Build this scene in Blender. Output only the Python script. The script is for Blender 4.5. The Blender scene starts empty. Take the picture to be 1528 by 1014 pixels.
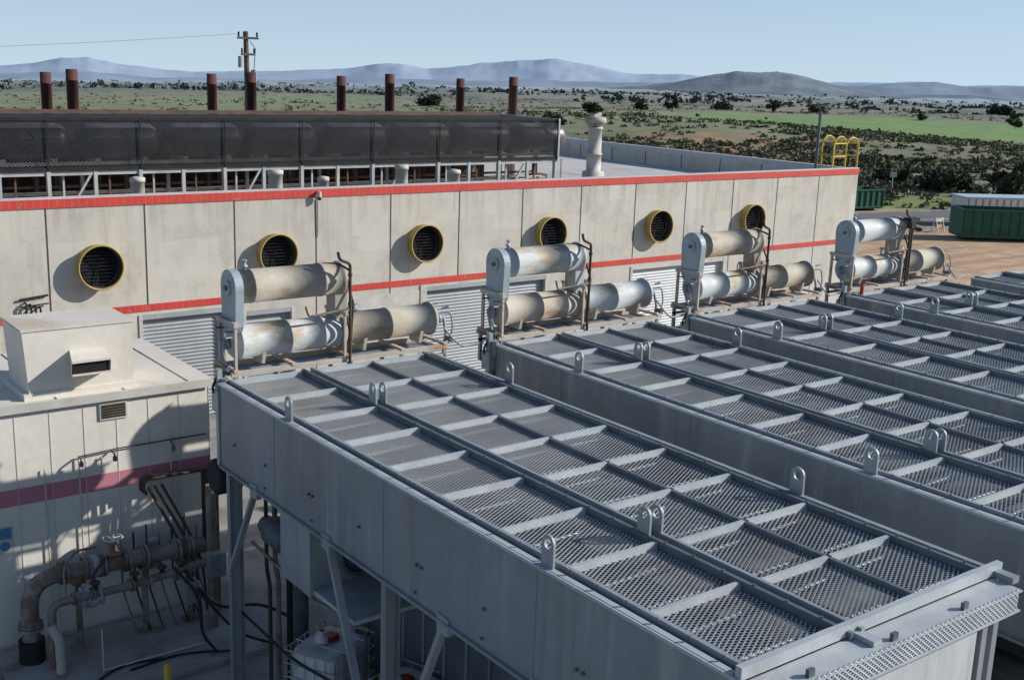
import bpy, math, random
import numpy as np
from mathutils import Vector, Matrix, noise
random.seed(7); rng=np.random.default_rng(7)
sc=bpy.context.scene
V=Vector
# ------------------------------------------------------------------ materials
def nd(nt,t,**k):
    n=nt.nodes.new(t)
    for a,b in k.items(): setattr(n,a,b)
    return n
def newmat(name):
    m=bpy.data.materials.new(name); m.use_nodes=True
    nt=m.node_tree; b=nt.nodes['Principled BSDF']; return m,nt,b
def mixc(nt,fac,a,b,mode='MIX'):
    n=nd(nt,'ShaderNodeMix',data_type='RGBA',blend_type=mode)
    for s,v in ((n.inputs[0],fac),(n.inputs[6],a),(n.inputs[7],b)):
        if isinstance(v,bpy.types.NodeSocket): nt.links.new(v,s)
        elif isinstance(v,(tuple,list)): s.default_value=(*v,1) if len(v)==3 else v
        else: s.default_value=v
    return n.outputs[2]
def ntex(nt,co,scale,detail=4,rough=.55,stretch=None):
    if stretch:
        mp=nd(nt,'ShaderNodeMapping'); mp.inputs['Scale'].default_value=stretch
        nt.links.new(co,mp.inputs[0]); co=mp.outputs[0]
    n=nd(nt,'ShaderNodeTexNoise'); n.inputs['Scale'].default_value=scale
    n.inputs['Detail'].default_value=detail; n.inputs['Roughness'].default_value=rough
    nt.links.new(co,n.inputs['Vector']); return n.outputs[0]
def ramp(nt,src,a,b):
    n=nd(nt,'ShaderNodeMapRange',interpolation_type='SMOOTHSTEP'); nt.links.new(src,n.inputs[0])
    n.inputs[1].default_value=a; n.inputs[2].default_value=b; return n.outputs[0]
def mth(nt,op,a,b=None):
    n=nd(nt,'ShaderNodeMath',operation=op)
    for i,v in enumerate((a,b)):
        if v is None: continue
        if isinstance(v,bpy.types.NodeSocket): nt.links.new(v,n.inputs[i])
        else: n.inputs[i].default_value=v
    return n.outputs[0]
def mat(name,c1,c2=None,scale=3,rough=.7,metal=0,stain=None,stain_t=(.55,.75),stain_scale=1.5,stretch=(1,1,1),bump=0,bscale=40,spec=.4,streak=None):
    m,nt,b=newmat(name)
    tcn=nd(nt,'ShaderNodeTexCoord'); co=tcn.outputs['Object']
    oi=nd(nt,'ShaderNodeObjectInfo'); ad=nd(nt,'ShaderNodeVectorMath',operation='ADD')
    nt.links.new(co,ad.inputs[0]); nt.links.new(oi.outputs['Location'],ad.inputs[1]); co=ad.outputs[0]
    c2=c2 or tuple(x*.8 for x in c1)
    col=mixc(nt,ramp(nt,ntex(nt,co,scale),.3,.7),c1,c2)
    fine=ntex(nt,co,scale*9,3,.7)
    col=mixc(nt,.35,col,mixc(nt,fine,(.4,.4,.4),(1.15,1.15,1.15)),'MULTIPLY')
    if stain: col=mixc(nt,ramp(nt,ntex(nt,co,stain_scale,5,.65,stretch),*stain_t),col,stain)
    if streak: col=mixc(nt,mth(nt,'MULTIPLY',ramp(nt,ntex(nt,co,1.0,6,.7,(4,4,.22)),.5,.72),.7),col,streak)
    nt.links.new(col,b.inputs['Base Color'])
    b.inputs['Roughness'].default_value=rough; b.inputs['Metallic'].default_value=metal
    b.inputs['Specular IOR Level'].default_value=spec
    if bump:
        bn=nd(nt,'ShaderNodeBump'); bn.inputs['Strength'].default_value=bump; bn.inputs['Distance'].default_value=.02
        nt.links.new(ntex(nt,co,bscale,4,.6),bn.inputs['Height']); nt.links.new(bn.outputs[0],b.inputs['Normal'])
    return m
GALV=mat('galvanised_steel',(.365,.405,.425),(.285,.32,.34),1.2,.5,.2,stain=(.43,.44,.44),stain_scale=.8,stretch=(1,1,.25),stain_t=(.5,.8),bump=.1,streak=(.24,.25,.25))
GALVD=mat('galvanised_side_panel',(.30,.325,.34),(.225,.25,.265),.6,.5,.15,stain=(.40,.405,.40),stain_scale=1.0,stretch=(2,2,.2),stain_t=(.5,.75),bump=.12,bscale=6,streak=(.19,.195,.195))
GALVL=mat('galvanised_bar',(.52,.55,.56),(.42,.455,.47),2,.5,.1,stain=(.36,.34,.31),stain_t=(.58,.75),stain_scale=1.2)
RAIL=mat('dark_rail_steel',(.15,.18,.20),(.105,.13,.145),2,.5,.2)
MESHM=mat('expanded_mesh_metal',(.66,.67,.66),(.52,.53,.53),.9,.6,.0,stain=(.45,.43,.40),stain_t=(.5,.75),stain_scale=.7)
CORE=mat('radiator_core',(.18,.185,.19),(.11,.115,.12),3,.9)
SIL=mat('silencer_shell',(.42,.45,.46),(.52,.54,.535),1.4,.6,.1,stain=(.33,.275,.20),stain_scale=.9,stretch=(1,1.5,2.2),stain_t=(.47,.66),bump=.2,bscale=12)
SILR=mat('silencer_shell_rusty',(.35,.31,.245),(.45,.42,.355),1.3,.7,.05,stain=(.27,.18,.11),stain_scale=1.3,stretch=(1,1.5,2),stain_t=(.50,.72),bump=.2,bscale=12)
SILE=mat('silencer_end_plate',(.40,.46,.49),(.32,.37,.40),2.5,.55,.1,stain=(.30,.27,.22),stain_t=(.56,.75),stain_scale=3)
ORG=mat('rusty_primer_frame',(.62,.41,.28),(.57,.50,.42),2.5,.8,0,stain=(.30,.13,.06),stain_t=(.5,.7),stain_scale=4)
TAN=mat('tan_frame',(.56,.51,.43),(.46,.41,.35),2,.8,stain=(.38,.20,.10),stain_t=(.52,.7),stain_scale=3)
PIPE=mat('dark_rusty_pipe',(.10,.065,.05),(.06,.045,.04),4,.7,.2)
DARK=mat('dark_interior',(.02,.02,.022),(.012,.012,.013),2,.8)
BLACKM=mat('black_mesh_paint',(.034,.035,.038),(.020,.020,.022),2,.7,.0,spec=.2)
DRUM=mat('sooty_drum',(.13,.13,.135),(.065,.065,.07),.8,.4,.2,stain=(.21,.19,.18),stain_t=(.52,.7),stain_scale=1)
LEG=mat('weathered_white_leg',(.56,.55,.52),(.42,.41,.38),2,.7,stain=(.26,.18,.12),stain_t=(.58,.75),stain_scale=3)
BROWN=mat('brown_primer_beam',(.17,.095,.065),(.10,.065,.05),2,.75)
STACK=mat('dark_red_stack',(.13,.048,.042),(.075,.034,.031),1.2,.7,stain=(.035,.028,.028),stain_t=(.48,.68),stain_scale=2,stretch=(1,1,.3))
YEL=mat('yellow_paint',(.72,.48,.05),(.60,.40,.05),3,.55)
YELW=mat('weathered_yellow_rim',(.56,.40,.11),(.40,.29,.10),4,.7)
INNER=mat('fan_duct_inner',(.12,.095,.06),(.07,.055,.045),3,.8)
WHITE=mat('white_panel_paint',(.80,.755,.67),(.74,.69,.60),.7,.65,stain=(.60,.54,.45),stain_t=(.52,.82),stain_scale=.7,stretch=(3,3,.25))
GREYW=mat('grey_white_tank_face',(.56,.575,.575),(.48,.495,.495),.7,.6,stain=(.38,.38,.36),stain_t=(.55,.8),stain_scale=.9,stretch=(3,3,.25),streak=(.34,.31,.27))
WROOF=mat('painted_metal_roof',(.76,.71,.62),(.69,.64,.55),.6,.75,stain=(.54,.45,.34),stain_t=(.52,.75),stain_scale=.9,stretch=(1,.5,1))
PINK=mat('faded_pink_stripe',(.58,.22,.27),(.52,.19,.23),1.0,.6)
VENTW=mat('vent_white',(.64,.62,.56),(.52,.50,.44),2,.65,stain=(.40,.32,.23),stain_t=(.58,.78),stain_scale=2)
ROOFM=mat('roof_membrane',(.60,.58,.55),(.50,.48,.46),.5,.85,stain=(.36,.33,.30),stain_t=(.55,.75),stain_scale=.3)
BLUEP=mat('parapet_back',(.60,.60,.59),(.52,.52,.515),.4,.8,streak=(.40,.39,.37))
GREEN=mat('dumpster_green',(.02,.11,.065),(.015,.08,.05),1,.55,stain=(.10,.07,.05),stain_t=(.6,.75),stain_scale=1.2)
PALEB=mat('pale_blue_tarp',(.48,.60,.70),(.40,.52,.62),1.5,.6)
WOOD=mat('pole_wood',(.15,.10,.07),(.09,.065,.05),2,.85,stretch=(6,6,.4),stain=(.05,.04,.03))
TANKW=mat('tote_plastic',(.68,.69,.68),(.58,.59,.59),2,.4)
RED=mat('red_cap',(.45,.03,.02),(.35,.03,.02),4,.5)
GPIPE=mat('grey_process_pipe',(.30,.28,.25),(.19,.175,.155),2,.6,.15,stain=(.20,.12,.075),stain_t=(.46,.6),stain_scale=4,bump=.2,bscale=20)
BLACK=mat('black_rubber',(.02,.02,.02),(.015,.015,.015),3,.6)
SIGNB=mat('sign_blue',(.10,.25,.45),(.10,.24,.42),3,.5)
ROADM=mat('asphalt',(.17,.165,.16),(.13,.128,.125),.3,.9,stain=(.22,.20,.18),stain_t=(.5,.7),stain_scale=.15)
KERB=mat('kerb_concrete',(.40,.39,.37),(.29,.28,.26),.8,.85,stain=(.20,.18,.16),stain_t=(.52,.7),stain_scale=1.4)
LINE=mat('road_paint',(.62,.60,.52),(.5,.48,.42),3,.8)
ROLL=mat('rollup_door_grey',(.42,.445,.46),(.35,.375,.39),.6,.55,.05,streak=(.29,.29,.29))
ROLLW=mat('rollup_door_white',(.66,.67,.67),(.60,.61,.61),.6,.55,streak=(.50,.49,.46))
JOINT=mat('joint_sealant',(.10,.09,.08),(.055,.05,.05),3,.9)

def concrete_mat():
    m,nt,b=newmat('tilt_up_concrete')
    co=nd(nt,'ShaderNodeTexCoord').outputs['Object']
    sx=nd(nt,'ShaderNodeSeparateXYZ'); nt.links.new(co,sx.inputs[0])
    pid=mth(nt,'FLOOR',mth(nt,'MULTIPLY',mth(nt,'SUBTRACT',sx.outputs[0],8.714),1/2.667))
    wn=nd(nt,'ShaderNodeTexWhiteNoise',noise_dimensions='1D'); nt.links.new(pid,wn.inputs['W'])
    col=mixc(nt,ramp(nt,ntex(nt,co,.45,5,.6),.35,.65),(.68,.625,.53),(.60,.56,.48))
    col=mixc(nt,mth(nt,'MULTIPLY',wn.outputs['Value'],.5),col,(.57,.535,.47))
    col=mixc(nt,mth(nt,'MULTIPLY',ramp(nt,ntex(nt,co,1.3,6,.7),.46,.70),.85),col,(.50,.47,.415))
    col=mixc(nt,mth(nt,'MULTIPLY',ramp(nt,ntex(nt,co,1.0,5,.6,(3.0,1,.25)),.50,.78),.7),col,(.42,.37,.30))
    pt=nd(nt,'ShaderNodeTexVoronoi'); pt.inputs['Scale'].default_value=.55; pt.distance='CHEBYCHEV'; nt.links.new(co,pt.inputs['Vector'])
    col=mixc(nt,mth(nt,'MULTIPLY',ramp(nt,pt.outputs['Distance'],.32,.30),.3),col,(.74,.70,.63))
    zt=mth(nt,'MULTIPLY',ramp(nt,sx.outputs[2],5.3,6.5),ramp(nt,ntex(nt,co,1.6,4,.6,(2.5,1,.15)),.46,.7))
    col=mixc(nt,mth(nt,'MULTIPLY',zt,.55),col,(.38,.33,.27))
    col=mixc(nt,.25,col,mixc(nt,ntex(nt,co,14,4,.7),(.4,.4,.4),(1,1,1)),'MULTIPLY')
    nt.links.new(col,b.inputs['Base Color']); b.inputs['Roughness'].default_value=.9
    b.inputs['Specular IOR Level'].default_value=.2
    bn=nd(nt,'ShaderNodeBump'); bn.inputs['Strength'].default_value=.25; bn.inputs['Distance'].default_value=.02
    nt.links.new(ntex(nt,co,9,6,.7),bn.inputs['Height']); nt.links.new(bn.outputs[0],b.inputs['Normal'])
    return m
CONC=concrete_mat()
def tile_mat():
    m,nt,b=newmat('red_tile_band')
    co=nd(nt,'ShaderNodeTexCoord').outputs['Object']
    sx=nd(nt,'ShaderNodeSeparateXYZ'); nt.links.new(co,sx.inputs[0])
    fr=mth(nt,'FRACT',mth(nt,'MULTIPLY',sx.outputs[0],1/.2))
    ln=mth(nt,'LESS_THAN',fr,.09)
    col=mixc(nt,ramp(nt,ntex(nt,co,1.5,4),.3,.7),(.64,.050,.032),(.52,.045,.032))
    col=mixc(nt,ramp(nt,ntex(nt,co,5,4,.7),.58,.72),col,(.50,.16,.12))
    col=mixc(nt,mth(nt,'MULTIPLY',ln,.7),col,(.34,.18,.15))
    nt.links.new(col,b.inputs['Base Color']); b.inputs['Roughness'].default_value=.6
    return m
TILE=tile_mat()

# ------------------------------------------------------------------ mesh builder
class MB:
    def __init__(s): s.v=[];s.f=[];s.m=[];s.sm=[];s.mats=[]
    def mi(s,m):
        if m not in s.mats: s.mats.append(m)
        return s.mats.index(m)
    def add(s,vs,fs,m,smooth=False):
        o=len(s.v); s.v+= [tuple(v) for v in vs]; k=s.mi(m)
        for f in fs: s.f.append([i+o for i in f]); s.m.append(k); s.sm.append(smooth)
    def box(s,x0,x1,y0,y1,z0,z1,m):
        s.add([(x0,y0,z0),(x1,y0,z0),(x1,y1,z0),(x0,y1,z0),(x0,y0,z1),(x1,y0,z1),(x1,y1,z1),(x0,y1,z1)],
          [(0,3,2,1),(4,5,6,7),(0,1,5,4),(1,2,6,5),(2,3,7,6),(3,0,4,7)],m)
    def obox(s,c,size,ang,m):
        a,b,h=size[0]/2,size[1]/2,size[2]/2; ca,sa=math.cos(ang),math.sin(ang)
        vs=[]
        for z in(-h,h):
            for x,y in((-a,-b),(a,-b),(a,b),(-a,b)):
                vs.append((c[0]+x*ca-y*sa,c[1]+x*sa+y*ca,c[2]+z))
        s.add(vs,[(0,3,2,1),(4,5,6,7),(0,1,5,4),(1,2,6,5),(2,3,7,6),(3,0,4,7)],m)
    def beam(s,p,q,w,h,m,up=(0,0,1)):
        p,q=V(p),V(q); d=(q-p).normalized(); u=V(up)
        if abs(d.dot(u))>.95: u=V((1,0,0))
        a=d.cross(u).normalized(); b=a.cross(d).normalized()
        vs=[]
        for c in(p,q):
            for i,j in((-1,-1),(1,-1),(1,1),(-1,1)): vs.append(c+a*(i*w/2)+b*(j*h/2))
        s.add(vs,[(0,3,2,1),(4,5,6,7),(0,1,5,4),(1,2,6,5),(2,3,7,6),(3,0,4,7)],m)
    def lathe(s,p,q,prof,m,n=24,caps=True,smooth=True):
        p,q=V(p),V(q); d=(q-p).normalized(); u=V((0,0,1)) if abs(d.z)<.9 else V((1,0,0))
        a=d.cross(u).normalized(); b=a.cross(d).normalized(); vs=[];fs=[]
        for t,r in prof:
            for i in range(n):
                an=2*math.pi*i/n; vs.append(p+d*t+a*(r*math.cos(an))+b*(r*math.sin(an)))
        for k in range(len(prof)-1):
            for i in range(n):
                j=(i+1)%n; fs.append((k*n+i,k*n+j,(k+1)*n+j,(k+1)*n+i))
        s.add(vs,fs,m,smooth)
        if caps:
            s.add(vs[:n],[tuple(range(n))],m); s.add(vs[-n:],[tuple(range(n))[::-1]],m)
    def cyl(s,p,q,r,m,n=16,caps=True,r2=None):
        L=(V(q)-V(p)).length; s.lathe(p,q,[(0,r),(L,r if r2 is None else r2)],m,n,caps)
    def tube(s,pts,r,m,n=10,fil=0):
        pts=[V(p) for p in pts]
        if fil:
            o=[pts[0]]
            for i in range(1,len(pts)-1):
                a,b,c=pts[i-1],pts[i],pts[i+1]; f=min(fil,(a-b).length*.49,(c-b).length*.49)
                A=b+(a-b).normalized()*f; C=b+(c-b).normalized()*f
                for k in range(6):
                    t=k/5; o.append(A*(1-t)**2+b*2*t*(1-t)+C*t*t)
            o.append(pts[-1]); pts=o
        vs=[];fs=[]; prev=None
        for i,p in enumerate(pts):
            d=((pts[min(i+1,len(pts)-1)]-pts[max(i-1,0)])).normalized()
            if prev is None:
                u=V((0,0,1)) if abs(d.z)<.9 else V((1,0,0)); a=d.cross(u).normalized()
            else: a=(prev-d*prev.dot(d)).normalized()
            prev=a; b=a.cross(d)
            for k in range(n):
                an=2*math.pi*k/n; vs.append(p+a*(r*math.cos(an))+b*(r*math.sin(an)))
        for i in range(len(pts)-1):
            for k in range(n):
                j=(k+1)%n; fs.append((i*n+k,i*n+j,(i+1)*n+j,(i+1)*n+k))
        s.add(vs,fs,m,True); s.add(vs[:n],[tuple(range(n))],m); s.add(vs[-n:],[tuple(range(n))[::-1]],m)
    def prism(s,poly,axis,a0,a1,m):
        def P(u,w,t): return {'x':(t,u,w),'y':(u,t,w),'z':(u,w,t)}[axis]
        n=len(poly); vs=[P(u,w,a0) for u,w in poly]+[P(u,w,a1) for u,w in poly]
        s.add(vs,[tuple(range(n)),tuple(range(n,2*n))[::-1]]+[(i,(i+1)%n,n+(i+1)%n,n+i) for i in range(n)],m)
    def expanded(s,O,U,W,nu,nv,lw,sw,wd,th,m):
        """expanded metal lattice, long way along U, short along W"""
        O,U,W=V(O),V(U).normalized(),V(W).normalized(); N=U.cross(W)
        k=s.mi(m); prof=[(-wd/2,th/2),(wd/2,-th*.2),(wd/2,-th*.8),(-wd/2,-th*.1)]
        for j in range(nv+1):
            base=len(s.v)
            for i in range(nu*2+1):
                off=sw*.25*(1 if (i+j)%2 else -1)
                c=O+U*(i*lw/2)+W*(j*sw/2*1.0+off)
                for a,b in prof: s.v.append(tuple(c+W*a+N*b))
            for i in range(nu*2):
                for a in range(4):
                    b=(a+1)%4; s.f.append([base+i*4+a,base+i*4+b,base+(i+1)*4+b,base+(i+1)*4+a]); s.m.append(k); s.sm.append(False)
    def mesh(s,name):
        me=bpy.data.meshes.new(name); me.from_pydata(s.v,[],s.f)
        for m in s.mats: me.materials.append(m)
        me.polygons.foreach_set('material_index',s.m); me.polygons.foreach_set('use_smooth',s.sm); me.update(); return me
    def obj(s,name,parent=None,me=None,loc=(0,0,0)):
        o=bpy.data.objects.new(name,me or s.mesh(name)); sc.collection.objects.link(o); o.location=loc
        if parent: o.parent=parent
        return o
def empty(name):
    o=bpy.data.objects.new(name,None); sc.collection.objects.link(o); return o

# ------------------------------------------------------------------ terrain
def slope(az):
    return float(np.interp(az,[-5,8,14,25,37,45,60,75,90],[.0165,.0235,.0235,.020,.0165,.0150,.0145,.0150,.0165]))
def sstep(a,b,x): t=min(1,max(0,(x-a)/(b-a))); return t*t*(3-2*t)
def terr(x,y):
    r=math.hypot(x,y)
    if r<96: return 0.
    az=math.degrees(math.atan2(x,y)); z=0.
    if r>200: z-=slope(az)*(r-200)
    amp=min(.0045*r,11)*sstep(96,220,r)
    n=noise.noise((x*.006,y*.006,1.3))+.5*noise.noise((x*.018,y*.018,5.1))+.22*noise.noise((x*.06,y*.06,9.))
    z+=amp*n
    if r>1500: z+= (noise.noise((x*.0009,y*.0009,3.3)))*min(40,.006*(r-1500))
    z+=2.6*math.exp(-((x-150)**2+(y-150)**2)/(2*38**2))
    return z
def build_ground():
    azs=list(np.arange(-4,80,.4))+list(np.arange(80,356,6))
    rs=[0.0]+list(np.geomspace(12,90,8))+list(np.geomspace(96,900,95))+list(np.geomspace(930,42000,60))
    vs=[(0,0,0)];na=len(azs)
    for r in rs[1:]:
        for a in azs:
            x,y=r*math.sin(math.radians(a)),r*math.cos(math.radians(a)); vs.append((x,y,terr(x,y)))
    fs=[(0,1+(i+1)%na,1+i) for i in range(na)]
    for k in range(len(rs)-2):
        for i in range(na):
            j=(i+1)%na; a=1+k*na; fs.append((a+i,a+j,a+na+j,a+na+i))
    m,nt,b=newmat('terrain_surface')
    pos=nd(nt,'ShaderNodeNewGeometry').outputs['Position']
    sx=nd(nt,'ShaderNodeSeparateXYZ'); nt.links.new(pos,sx.inputs[0]); X,Y=sx.outputs[0],sx.outputs[1]
    r=mth(nt,'SQRT',mth(nt,'ADD',mth(nt,'MULTIPLY',X,X),mth(nt,'MULTIPLY',Y,Y)))
    az=mth(nt,'ARCTAN2',X,Y)
    n1=ntex(nt,pos,.02,6,.6); n2=ntex(nt,pos,.12,6,.7); n3=ntex(nt,pos,.9,4,.7); n4=ntex(nt,pos,.0022,6,.65,(1,2.2,1))
    scrub=mixc(nt,ramp(nt,n2,.35,.65),(.225,.215,.135),(.145,.15,.085))
    scrub=mixc(nt,ramp(nt,n1,.45,.65),scrub,(.27,.245,.16))
    scrub=mixc(nt,ramp(nt,n3,.5,.7),scrub,(.165,.185,.09))
    scrub=mixc(nt,ramp(nt,ntex(nt,pos,.035,5,.6),.60,.68),scrub,(.36,.26,.17))
    far=mixc(nt,ramp(nt,n4,.42,.58),(.12,.13,.075),(.235,.205,.14))
    far=mixc(nt,ramp(nt,ntex(nt,pos,.012,5,.7,(1,2,1)),.48,.60),far,(.07,.085,.05))
    far=mixc(nt,ramp(nt,ntex(nt,pos,.0016,3,.5,(1.5,1,1)),.60,.64),far,(.30,.26,.18))
    col=mixc(nt,ramp(nt,r,420,900),scrub,far)
    rw=mth(nt,'ADD',r,mth(nt,'MULTIPLY',mth(nt,'SUBTRACT',n1,.5),160))
    fm=mth(nt,'MULTIPLY',mth(nt,'MULTIPLY',ramp(nt,rw,240,246),mth(nt,'SUBTRACT',1,ramp(nt,rw,480,500))),ramp(nt,az,.78,.81))
    col=mixc(nt,mth(nt,'MULTIPLY',fm,.9),col,mixc(nt,ramp(nt,n2,.35,.65),(.20,.32,.075),(.15,.245,.07)))
    lm=mth(nt,'MULTIPLY',mth(nt,'MULTIPLY',ramp(nt,rw,190,230),mth(nt,'SUBTRACT',1,ramp(nt,rw,600,700))),mth(nt,'SUBTRACT',1,ramp(nt,az,.50,.62)))
    col=mixc(nt,mth(nt,'MULTIPLY',lm,.7),col,mixc(nt,ramp(nt,n2,.35,.65),(.25,.27,.14),(.17,.20,.09)))
    # pale green grassland on the slope right of the rooftop bank
    pm=mth(nt,'MULTIPLY',mth(nt,'MULTIPLY',ramp(nt,rw,165,185),mth(nt,'SUBTRACT',1,ramp(nt,rw,250,275))),mth(nt,'MULTIPLY',ramp(nt,az,.64,.70),mth(nt,'SUBTRACT',1,ramp(nt,az,.86,.92))))
    col=mixc(nt,mth(nt,'MULTIPLY',pm,.7),col,mixc(nt,ramp(nt,n2,.35,.65),(.25,.27,.16),(.19,.215,.11)))
    bm=mth(nt,'MULTIPLY',mth(nt,'MULTIPLY',ramp(nt,rw,130,140),mth(nt,'SUBTRACT',1,ramp(nt,rw,166,178))),mth(nt,'MULTIPLY',ramp(nt,az,.74,.77),mth(nt,'SUBTRACT',1,ramp(nt,az,.90,.95))))
    col=mixc(nt,mth(nt,'MULTIPLY',bm,ramp(nt,n2,.42,.55)),col,(.38,.22,.13))
    tk=mth(nt,'ABSOLUTE',mth(nt,'SUBTRACT',mth(nt,'ADD',r,mth(nt,'MULTIPLY',mth(nt,'SINE',mth(nt,'MULTIPLY',az,14)),12)),206))
    col=mixc(nt,mth(nt,'MULTIPLY',mth(nt,'LESS_THAN',tk,1.6),.8),col,(.38,.30,.21))
    gm=mth(nt,'MULTIPLY',ramp(nt,r,97,103),mth(nt,'SUBTRACT',1,ramp(nt,rw,112,120)))
    col=mixc(nt,mth(nt,'MULTIPLY',gm,ramp(nt,n2,.40,.52)),col,(.19,.25,.07))
    dirt=mixc(nt,ramp(nt,n2,.4,.6),(.56,.375,.235),(.44,.30,.19))
    dirt=mixc(nt,ramp(nt,n3,.48,.68),dirt,(.62,.46,.31))
    dirt=mixc(nt,ramp(nt,ntex(nt,pos,2.2,4,.7),.60,.70),dirt,(.33,.23,.15))
    tr=ntex(nt,pos,.5,4,.6,(.18,2.0,1)); dirt=mixc(nt,mth(nt,'MULTIPLY',ramp(nt,tr,.48,.60),.7),dirt,(.36,.245,.155))
    dm=mth(nt,'SUBTRACT',1,ramp(nt,r,99,106))
    col=mixc(nt,dm,col,dirt)
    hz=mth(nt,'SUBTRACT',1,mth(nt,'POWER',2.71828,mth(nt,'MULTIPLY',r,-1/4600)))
    col=mixc(nt,hz,col,(.40,.475,.56))  # distance haze painted into the ground colour
    ym=mth(nt,'MULTIPLY',mth(nt,'LESS_THAN',X,50),mth(nt,'LESS_THAN',Y,56))
    yard=mixc(nt,ramp(nt,ntex(nt,pos,.6,5,.65),.4,.65),(.33,.32,.295),(.20,.19,.175))
    col=mixc(nt,ym,col,yard)
    nt.links.new(col,b.inputs['Base Color']); b.inputs['Roughness'].default_value=.95; b.inputs['Specular IOR Level'].default_value=.1
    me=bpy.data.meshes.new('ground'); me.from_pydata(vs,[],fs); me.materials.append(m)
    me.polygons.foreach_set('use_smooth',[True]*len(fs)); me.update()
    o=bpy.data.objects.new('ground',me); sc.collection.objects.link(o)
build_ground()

def hazemat(name,c1,c2,sc_):  # aerial haze is painted into the base colours of the ridges
    m,nt,b=newmat(name); pos=nd(nt,'ShaderNodeNewGeometry').outputs['Position']
    col=mixc(nt,ramp(nt,ntex(nt,pos,sc_,7,.65),.4,.6),c1,c2)
    nt.links.new(col,b.inputs['Base Color']); b.inputs['Roughness'].default_value=1; b.inputs['Specular IOR Level'].default_value=0
    return m
def ridge(name,R,prof,m,seed,depth,na=520,rough=1.0):
    azs=np.linspace(prof[0][0],prof[-1][0],na); P=np.array(prof)
    nr=26; vs=[];fs=[]; f=9./R
    for k in range(nr):
        t=k/(nr-1); rr=R+depth*(t-.5)
        for a in azs:
            pk=float(np.interp(a,P[:,0],P[:,1])); sl=slope(a)
            H=max(0,(pk+sl)*R)
            x,y=rr*math.sin(math.radians(a)),rr*math.cos(math.radians(a))
            prf=max(0,1-abs(t-.5)*2)
            n=noise.fractal((x*f,y*f,seed),1.0,2.1,6)
            rg=1-abs(noise.fractal((x*f*1.7,y*f*1.7,seed+4),.9,2.2,5))
            h=H*(prf**.9)*(.97+.22*n*rough+.24*(rg-.6)*rough)
            base=10.5-sl*rr-30-.01*rr*(1-prf)
            vs.append((x,y,base+ (h+30 if prf>0 else 0)))
    for k in range(nr-1):
        for i in range(na-1): fs.append((k*na+i,k*na+i+1,(k+1)*na+i+1,(k+1)*na+i))
    me=bpy.data.meshes.new(name); me.from_pydata(vs,[],fs); me.materials.append(m)
    me.polygons.foreach_set('use_smooth',[True]*len(fs)); me.update()
    o=bpy.data.objects.new(name,me); sc.collection.objects.link(o)
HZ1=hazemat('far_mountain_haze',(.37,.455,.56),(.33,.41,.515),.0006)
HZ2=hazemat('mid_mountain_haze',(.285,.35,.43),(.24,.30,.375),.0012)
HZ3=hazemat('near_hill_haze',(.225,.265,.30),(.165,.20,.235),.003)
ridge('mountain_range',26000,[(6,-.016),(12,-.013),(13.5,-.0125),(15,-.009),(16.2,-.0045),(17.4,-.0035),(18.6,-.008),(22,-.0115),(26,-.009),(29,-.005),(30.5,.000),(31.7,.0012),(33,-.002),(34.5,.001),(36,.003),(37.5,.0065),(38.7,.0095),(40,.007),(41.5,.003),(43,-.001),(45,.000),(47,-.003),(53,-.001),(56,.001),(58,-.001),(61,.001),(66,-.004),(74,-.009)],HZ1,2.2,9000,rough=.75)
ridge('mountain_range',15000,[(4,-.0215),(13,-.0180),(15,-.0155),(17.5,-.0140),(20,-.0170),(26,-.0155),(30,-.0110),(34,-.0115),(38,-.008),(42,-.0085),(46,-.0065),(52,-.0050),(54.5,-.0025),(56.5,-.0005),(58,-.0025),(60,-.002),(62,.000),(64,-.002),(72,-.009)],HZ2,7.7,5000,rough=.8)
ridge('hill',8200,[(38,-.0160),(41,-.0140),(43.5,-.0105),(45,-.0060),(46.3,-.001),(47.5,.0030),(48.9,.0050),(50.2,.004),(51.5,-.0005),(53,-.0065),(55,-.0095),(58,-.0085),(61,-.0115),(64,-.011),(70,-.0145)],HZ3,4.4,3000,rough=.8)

# ------------------------------------------------------------------ foliage helpers
def leafmat(name,a,b_): return mat(name,a,b_,.8,.9,spec=.1)
LF=[leafmat('scrub_sage',(.18,.185,.12),(.13,.14,.09)),leafmat('scrub_dark',(.08,.09,.05),(.055,.065,.036)),
    leafmat('scrub_dry',(.28,.23,.155),(.21,.175,.115)),leafmat('scrub_green',(.135,.165,.07),(.10,.125,.05))]
LT=[leafmat('tree_leaf',(.07,.085,.045),(.045,.058,.03)),leafmat('tree_leaf_dark',(.045,.055,.03),(.03,.04,.022))]
LH=[leafmat('hazy_tree_leaf',(.085,.105,.085),(.065,.085,.07))]  # haze tone put into the leaf colour of far trees
def quads(centers,sizes,mats,name,matlist):
    n=len(centers)
    a=rng.normal(size=(n,3)); a/=np.linalg.norm(a,axis=1)[:,None]
    b=rng.normal(size=(n,3)); b-=a*(a*b).sum(1)[:,None]; b/=np.linalg.norm(b,axis=1)[:,None]
    s=np.array(sizes)[:,None]; c=np.array(centers)
    v=np.stack([c-a*s-b*s*.6,c+a*s-b*s*.7,c+a*s*.8+b*s*.7,c-a*s*.9+b*s*.6],1).reshape(-1,3)
    me=bpy.data.meshes.new(name); me.vertices.add(4*n); me.vertices.foreach_set('co',v.ravel())
    me.loops.add(4*n); me.loops.foreach_set('vertex_index',np.arange(4*n))
    me.polygons.add(n); me.polygons.foreach_set('loop_start',np.arange(n)*4); me.polygons.foreach_set('loop_total',np.full(n,4))
    for m in matlist: me.materials.append(m)
    me.polygons.foreach_set('material_index',np.array(mats,dtype=np.int32)); me.update(calc_edges=True); me.validate()
    o=bpy.data.objects.new(name,me); sc.collection.objects.link(o); return o
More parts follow.
